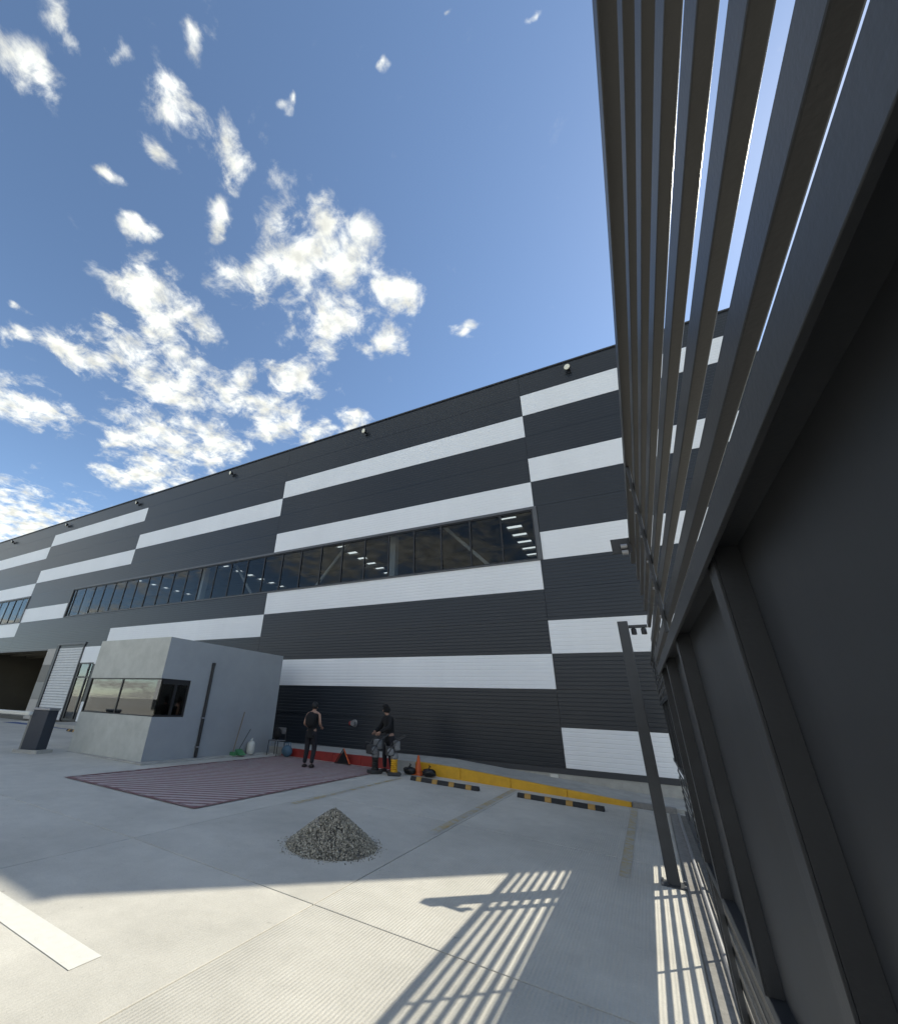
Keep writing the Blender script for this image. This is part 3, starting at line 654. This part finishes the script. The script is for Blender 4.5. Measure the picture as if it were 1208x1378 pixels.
# ------------------------------------------------------------------ small things by the booth wall
z = gz(-11.4)+.045
jg = thing('water_jug', (-11.52, 11.5, z), 'white plastic water jug beside the booth wall', 'jug')
MB().lathe((-11.52, 11.5, z), [(.10, 0), (.125, .02), (.125, .28), (.10, .34), (.035, .38)], 16).build('body', 'jug', jg, smooth=True); MB().tube([(-11.52, 11.5, z+.37), (-11.50, 11.5, z+.45)], .026, 10).build('spout', 'jug', jg)
MB().tube([(-11.50, 11.43, z+.33), (-11.47, 11.40, z+.40), (-11.47, 11.48, z+.42), (-11.5, 11.5, z+.39)], .014, 8).build('handle', 'jug', jg)
br = thing('broom', (-11.55, 10.75, z), 'long-handled broom leaning on the booth wall', 'broom')
MB().tube([(-11.50, 10.75, z+.08), (-11.69, 11.15, z+1.22)], .012, 8).build('handle', 'wood', br); MB().box(-11.58, -11.40, 10.70, 10.82, z, z+.10).build('head', 'green_plastic', br, bevel=.01)
dp = thing('dustpan', (-11.45, 11.0, z), 'green lobby dustpan with upright stick near the jug', 'dustpan')
MB().prism([(-11.60, z), (-11.33, z), (-11.36, z+.03), (-11.57, z+.16)], 10.90, 11.16, 'y').build('pan', 'green_plastic', dp, bevel=.006); MB().tube([(-11.55, 11.03, z+.14), (-11.50, 11.35, z+.72)], .010, 8).build('stick', 'frame_black', dp)
x, y, z = -11.05, 12.18, gz(-11.05)+.006
ch = thing('chair', (x, y, z), 'black steel chair with a jacket over its back', 'chair')
for dx in (-.2, .2):
    for dy in (-.16, .16): MB().tube([(x+dx*1.05, y+dy*1.1, z), (x+dx, y+dy, z+.42)], .012, 8).build('leg', 'frame_black', ch)
MB().box(x-.22, x+.22, y-.19, y+.19, z+.42, z+.45).build('seat', 'grey_cloth', ch, bevel=.012)
for dx in (-.2, .2): MB().tube([(x+dx, y+.17, z+.44), (x+dx, y+.19, z+.82)], .011, 8).build('back_upright', 'frame_black', ch)
MB().box(x-.2, x+.2, y+.175, y+.2, z+.62, z+.82).build('backrest', 'grey_cloth', ch, bevel=.01)
jk = MB().blob((x-.07, y+.05, z+.64), .19, .1, 3, (.75, .6, 1.0)).build('folded_jacket', 'cloth_black', None, smooth=True); tag(jk, 'black jacket heaped on the steel chair', 'jacket')
bb = thing('shopping_bag', (-10.55, 12.2, gz(-10.55)), 'blue patterned shopping bag beside the chair', 'bag'); z = gz(-10.55)
MB().blob((-10.55, 12.18, z+.17), .19, .06, 3, (1.05, .7, .92)).build('bag', 'bag_blue', bb, smooth=True)
for s in (-1, 1): MB().tube([(-10.66, 12.18+.04*s, z+.3), (-10.62, 12.18+.06*s, z+.42), (-10.48, 12.18+.06*s, z+.42), (-10.44, 12.18+.04*s, z+.3)], .010, 6).build('handle', 'bag_blue', bb)

# ------------------------------------------------------------------ people
def skin(name, nodes, edges, m, parent, rootv=0, sub=2):
    me = bpy.data.meshes.new(name); o_ = ORG[parent.name]
    me.from_pydata([(n[0], n[1], n[2]) for n in nodes], edges, []); ob = bpy.data.objects.new(name, me); col.objects.link(ob)
    md = ob.modifiers.new('Skin', 'SKIN'); md.use_smooth_shade = True
    if not me.skin_vertices: me.attributes.new('skin', 'FLOAT', 'POINT')
    for i, n in enumerate(nodes):
        sv = me.skin_vertices[0].data[i]; sv.radius = (n[3], n[4] if len(n) > 4 else n[3]); sv.use_root = (i == rootv)
    sb = ob.modifiers.new('Sub', 'SUBSURF'); sb.levels = sub; sb.render_levels = sub
    me.materials.append(M[m]); ob.parent = parent; return ob
def hand(name, base, d, palm_n, parent, curl=.6):
    # palm and five tapering, bent fingers; base in the person's local frame
    d = Vector(d).normalized(); nrm = Vector(palm_n).normalized(); s = d.cross(nrm).normalized(); b0 = Vector(base); q = MB(); o_ = ORG[parent.name]
    q.tube([tuple(b0+o_), tuple(b0+d*.045+o_), tuple(b0+d*.085+o_)], [.022, .034, .032], 8)
    for i, L in enumerate((.068, .078, .072, .056)):
        p0 = b0+d*.08+s*(-.030+.020*i); p1 = p0+d*L*.45+nrm*.012*curl; p2 = p1+(d*.7+nrm*curl).normalized()*L*.32; p3 = p2+(d*.3+nrm*curl*1.4).normalized()*L*.25
        q.tube([tuple(p+o_) for p in (p0, p1, p2, p3)], [.010, .009, .008, .006], 6)
    t0 = b0+d*.03-s*.028; q.tube([tuple(p+o_) for p in (t0, t0-s*.022+d*.025, t0-s*.028+d*.052+nrm*.014)], [.012, .010, .007], 6)
    return q.build(name, 'skin', parent, smooth=True)
def person(loc, rz, label, H, lean, armsL, armsR, legL, legR, head_tilt, hood, sleeveless):
    p = thing('person', loc, label, 'person'); ORG[p.name] = Vector((0, 0, 0)); k = H/1.7
    # local frame: faces +y, x to its right
    def V(*a): return (a[0]*k, a[1]*k, a[2]*k)
    hip = (0, 0, .90); che = (0, lean*.55, 1.22); sho = (0, lean, 1.40); nek = (0, lean*1.12+.01, 1.47); hd = (0, lean*1.25+head_tilt*.4+.02, 1.58); ht = (0, lean*1.3+head_tilt*.5+.015, 1.66)
    N = [(*V(*hip), .112*k), (*V(*che), .122*k), (*V(*sho), .095*k), (*V(*nek), .050*k), (*V(*hd), .075*k, .092*k), (*V(*ht), .06*k, .075*k)]
    E = [(0, 1), (1, 2), (2, 3), (3, 4), (4, 5)]
    def chain(start, pts, rs):
        prev = start; ids = []
        for q, r in zip(pts, rs): N.append((*V(*q), r*k)); E.append((prev, len(N)-1)); prev = len(N)-1; ids.append(prev)
        return ids
    aL = chain(2, [(-.19, lean, 1.38)]+armsL, [.052, .042, .032, .027]); aR = chain(2, [(.19, lean, 1.38)]+armsR, [.052, .042, .032, .027])
    lL = chain(0, [(-.10, 0, .82)]+legL, [.085, .058, .042, .036]); lR = chain(0, [(.10, 0, .82)]+legR, [.085, .058, .042, .036])
    skin('body', N, E, 'skin', p)
    def cloth(nm, m, ids, ed, grow, sub=2): skin(nm, [(*N[i][:3], *[r+grow for r in N[i][3:]]) for i in ids], ed, m, p, 0, sub)
    def extra(a, dz, r): N.append((a[0], a[1], a[2]+dz, r)); return len(N)-1
    lo = extra(N[0], -.10*k, .112*k); hi = extra(N[0], .10*k, .108*k)
    if sleeveless: cloth('vest', 'cloth_black', [0, 1, 2, aL[0], aR[0], lo], [(0, 1), (1, 2), (2, 3), (2, 4), (5, 0)], .030)
    else: cloth('hoodie', 'cloth_black', [0, 1, 2, aL[0], aL[1], aL[2], aR[0], aR[1], aR[2], lo, 3], [(0, 1), (1, 2), (2, 3), (3, 4), (4, 5), (2, 6), (6, 7), (7, 8), (9, 0), (2, 10)], .030)
    cloth('trousers', 'cloth_denim', [0, lL[0], lL[1], lL[2], lR[0], lR[1], lR[2], hi], [(0, 1), (1, 2), (2, 3), (0, 4), (4, 5), (5, 6), (0, 7)], .018)
    for ids in (lL, lR):
        a = Vector(N[ids[2]][:3]); q = MB(); q.tube([tuple(a+Vector((0, -.05, -.055))), tuple(a+Vector((0, .02, -.05))), tuple(a+Vector((0, .11, -.062))), tuple(a+Vector((0, .17, -.075)))], [.045, .052, .044, .028], 10); q.build('shoe', 'boot', p, smooth=True)
    for ids in (aL, aR):
        a, b_ = Vector(N[ids[1]][:3]), Vector(N[ids[2]][:3]); d = (b_-a); hand('hand', b_, d, (0, 1, -.3) if d.z < -.1 else (0, 0, -1), p)
    h = Vector(N[4][:3]); 
    q = MB(); q.blob(tuple(h+Vector((0, -.022*k, .035*k))), .105*k, .03, 3, (.92, 1.05, 1.08)); q.build('hood' if hood else 'hair', 'cloth_black' if hood else 'hair', p, smooth=True)
    q = MB(); q.tube([tuple(h+Vector((0, .082*k, .03*k))), tuple(h+Vector((0, .112*k, -.012*k))), tuple(h+Vector((0, .085*k, -.02*k)))], [.008, .014, .006], 8); q.build('nose', 'skin', p, smooth=True)
    for s in (-1, 1):
        MB().blob(tuple(h+Vector((s*.032*k, .088*k, .02*k))), .010, 0, 1).build('eye', 'hair', p); 
        if not hood: MB().blob(tuple(h+Vector((s*.083*k, -.005, -.005))), .028*k, 0, 2, (.35, .6, 1)).build('ear', 'skin', p, smooth=True)
    MB().tube([tuple(h+Vector((-.025*k, .088*k, -.05*k))), tuple(h+Vector((0, .095*k, -.052*k))), tuple(h+Vector((.025*k, .088*k, -.05*k)))], .006, 6).build('mouth', 'boot', p)
    p.rotation_euler = (0, 0, rz); return p, N
p1, N1 = person((-8.60, 10.9, gz(-8.6)+.005), math.radians(14), 'person in black sleeveless top walking away across the hatched marking', 1.66, .03,
    [(-.25, -.03, 1.12), (-.20, .20, 1.02)], [(.25, -.01, 1.12), (.20, .22, 1.04)], [(-.10, .02, .47), (-.11, -.05, .085)], [(.11, .06, .48), (.13, -.10, .10)], .04, False, True)
MB().blob((0, -.16, 1.20), .17, .05, 3, (.95, .55, 1.25)).build('backpack', 'cloth_black', p1, smooth=True)
p2, N2 = person((-6.55, 11.92, gz(-6.5)+.005), math.radians(145), 'person in black hoodie and cap operating a rammer by the kerb', 1.66, .10,
    [(-.30, .18, 1.14), (-.17, .40, 1.02)], [(.30, .18, 1.14), (.17, .40, 1.02)], [(-.12, .04, .47), (-.14, -.02, .085)], [(.13, .10, .48), (.17, .06, .085)], .05, True, False)
MB().lathe((0, .10*1.25+.06, 1.66), [(.10, -.03), (.098, .01), (.07, .055), (.01, .07)], 16).box(-.07, .07, .24, .33, 1.635, 1.65).build('cap', 'cloth_black', p2, smooth=False)

# ------------------------------------------------------------------ rammers
def rammer(x, y, rz, lab, foot):
    r = thing('rammer', (x, y, gz(x)+.003), lab, 'rammer'); ORG[r.name] = Vector((0, 0, 0))
    MB().prism([(-.17, .0), (.15, .0), (.19, .05), (.17, .085), (-.17, .085)], -.14, .14, 'x').build('foot_plate', 'engine_dark', r, bevel=.012)
    MB().lathe((0, 0, 0), [(.095, .085), (.10, .12)] + [(.075+.022*(i % 2), .14+.022*i) for i in range(10)] + [(.09, .38)], 16).build('bellows', foot, r)
    MB().lathe((0, 0, .38), [(.09, 0), (.11, .03), (.10, .14), (.07, .17)], 16).build('crankcase', 'silver', r); MB().box(-.13, .13, -.24, -.02, .46, .68).build('engine', 'engine_dark', r, bevel=.025)
    MB().lathe((.15, -.12, .56), [(.05, -.03), (.09, -.02), (.09, .02), (.05, .03)], 16, 'x').build('recoil_cover', 'silver', r)
    MB().box(-.14, .14, -.02, .14, .58, .82).build('fuel_tank', 'silver', r, bevel=.04)
    MB().tube([(-.17, -.20, .52), (-.19, .0, .80), (-.19, .30, .95), (.19, .30, .95), (.19, 0, .80), (.17, -.20, .52)], .016, 10).build('handle', 'engine_dark', r); MB().tube([(-.17, -.2, .52), (-.12, -.27, .75), (.12, -.27, .75), (.17, -.2, .52)], .012, 8).build('guard_bar', 'engine_dark', r)
    MB().lathe((-.16, -.10, .60), [(.03, -.03), (.06, -.02), (.06, .05), (.03, .06)], 14, 'x').build('air_filter', 'engine_dark', r)
    r.rotation_euler = (0, 0, rz)
rammer(-6.72, 11.42, math.radians(-30), 'grey rammer held by the person in the hoodie', 'rubber'); rammer(-6.17, 11.50, math.radians(-55), 'rammer with yellow bellows next to the kerb', 'paint_yellow')
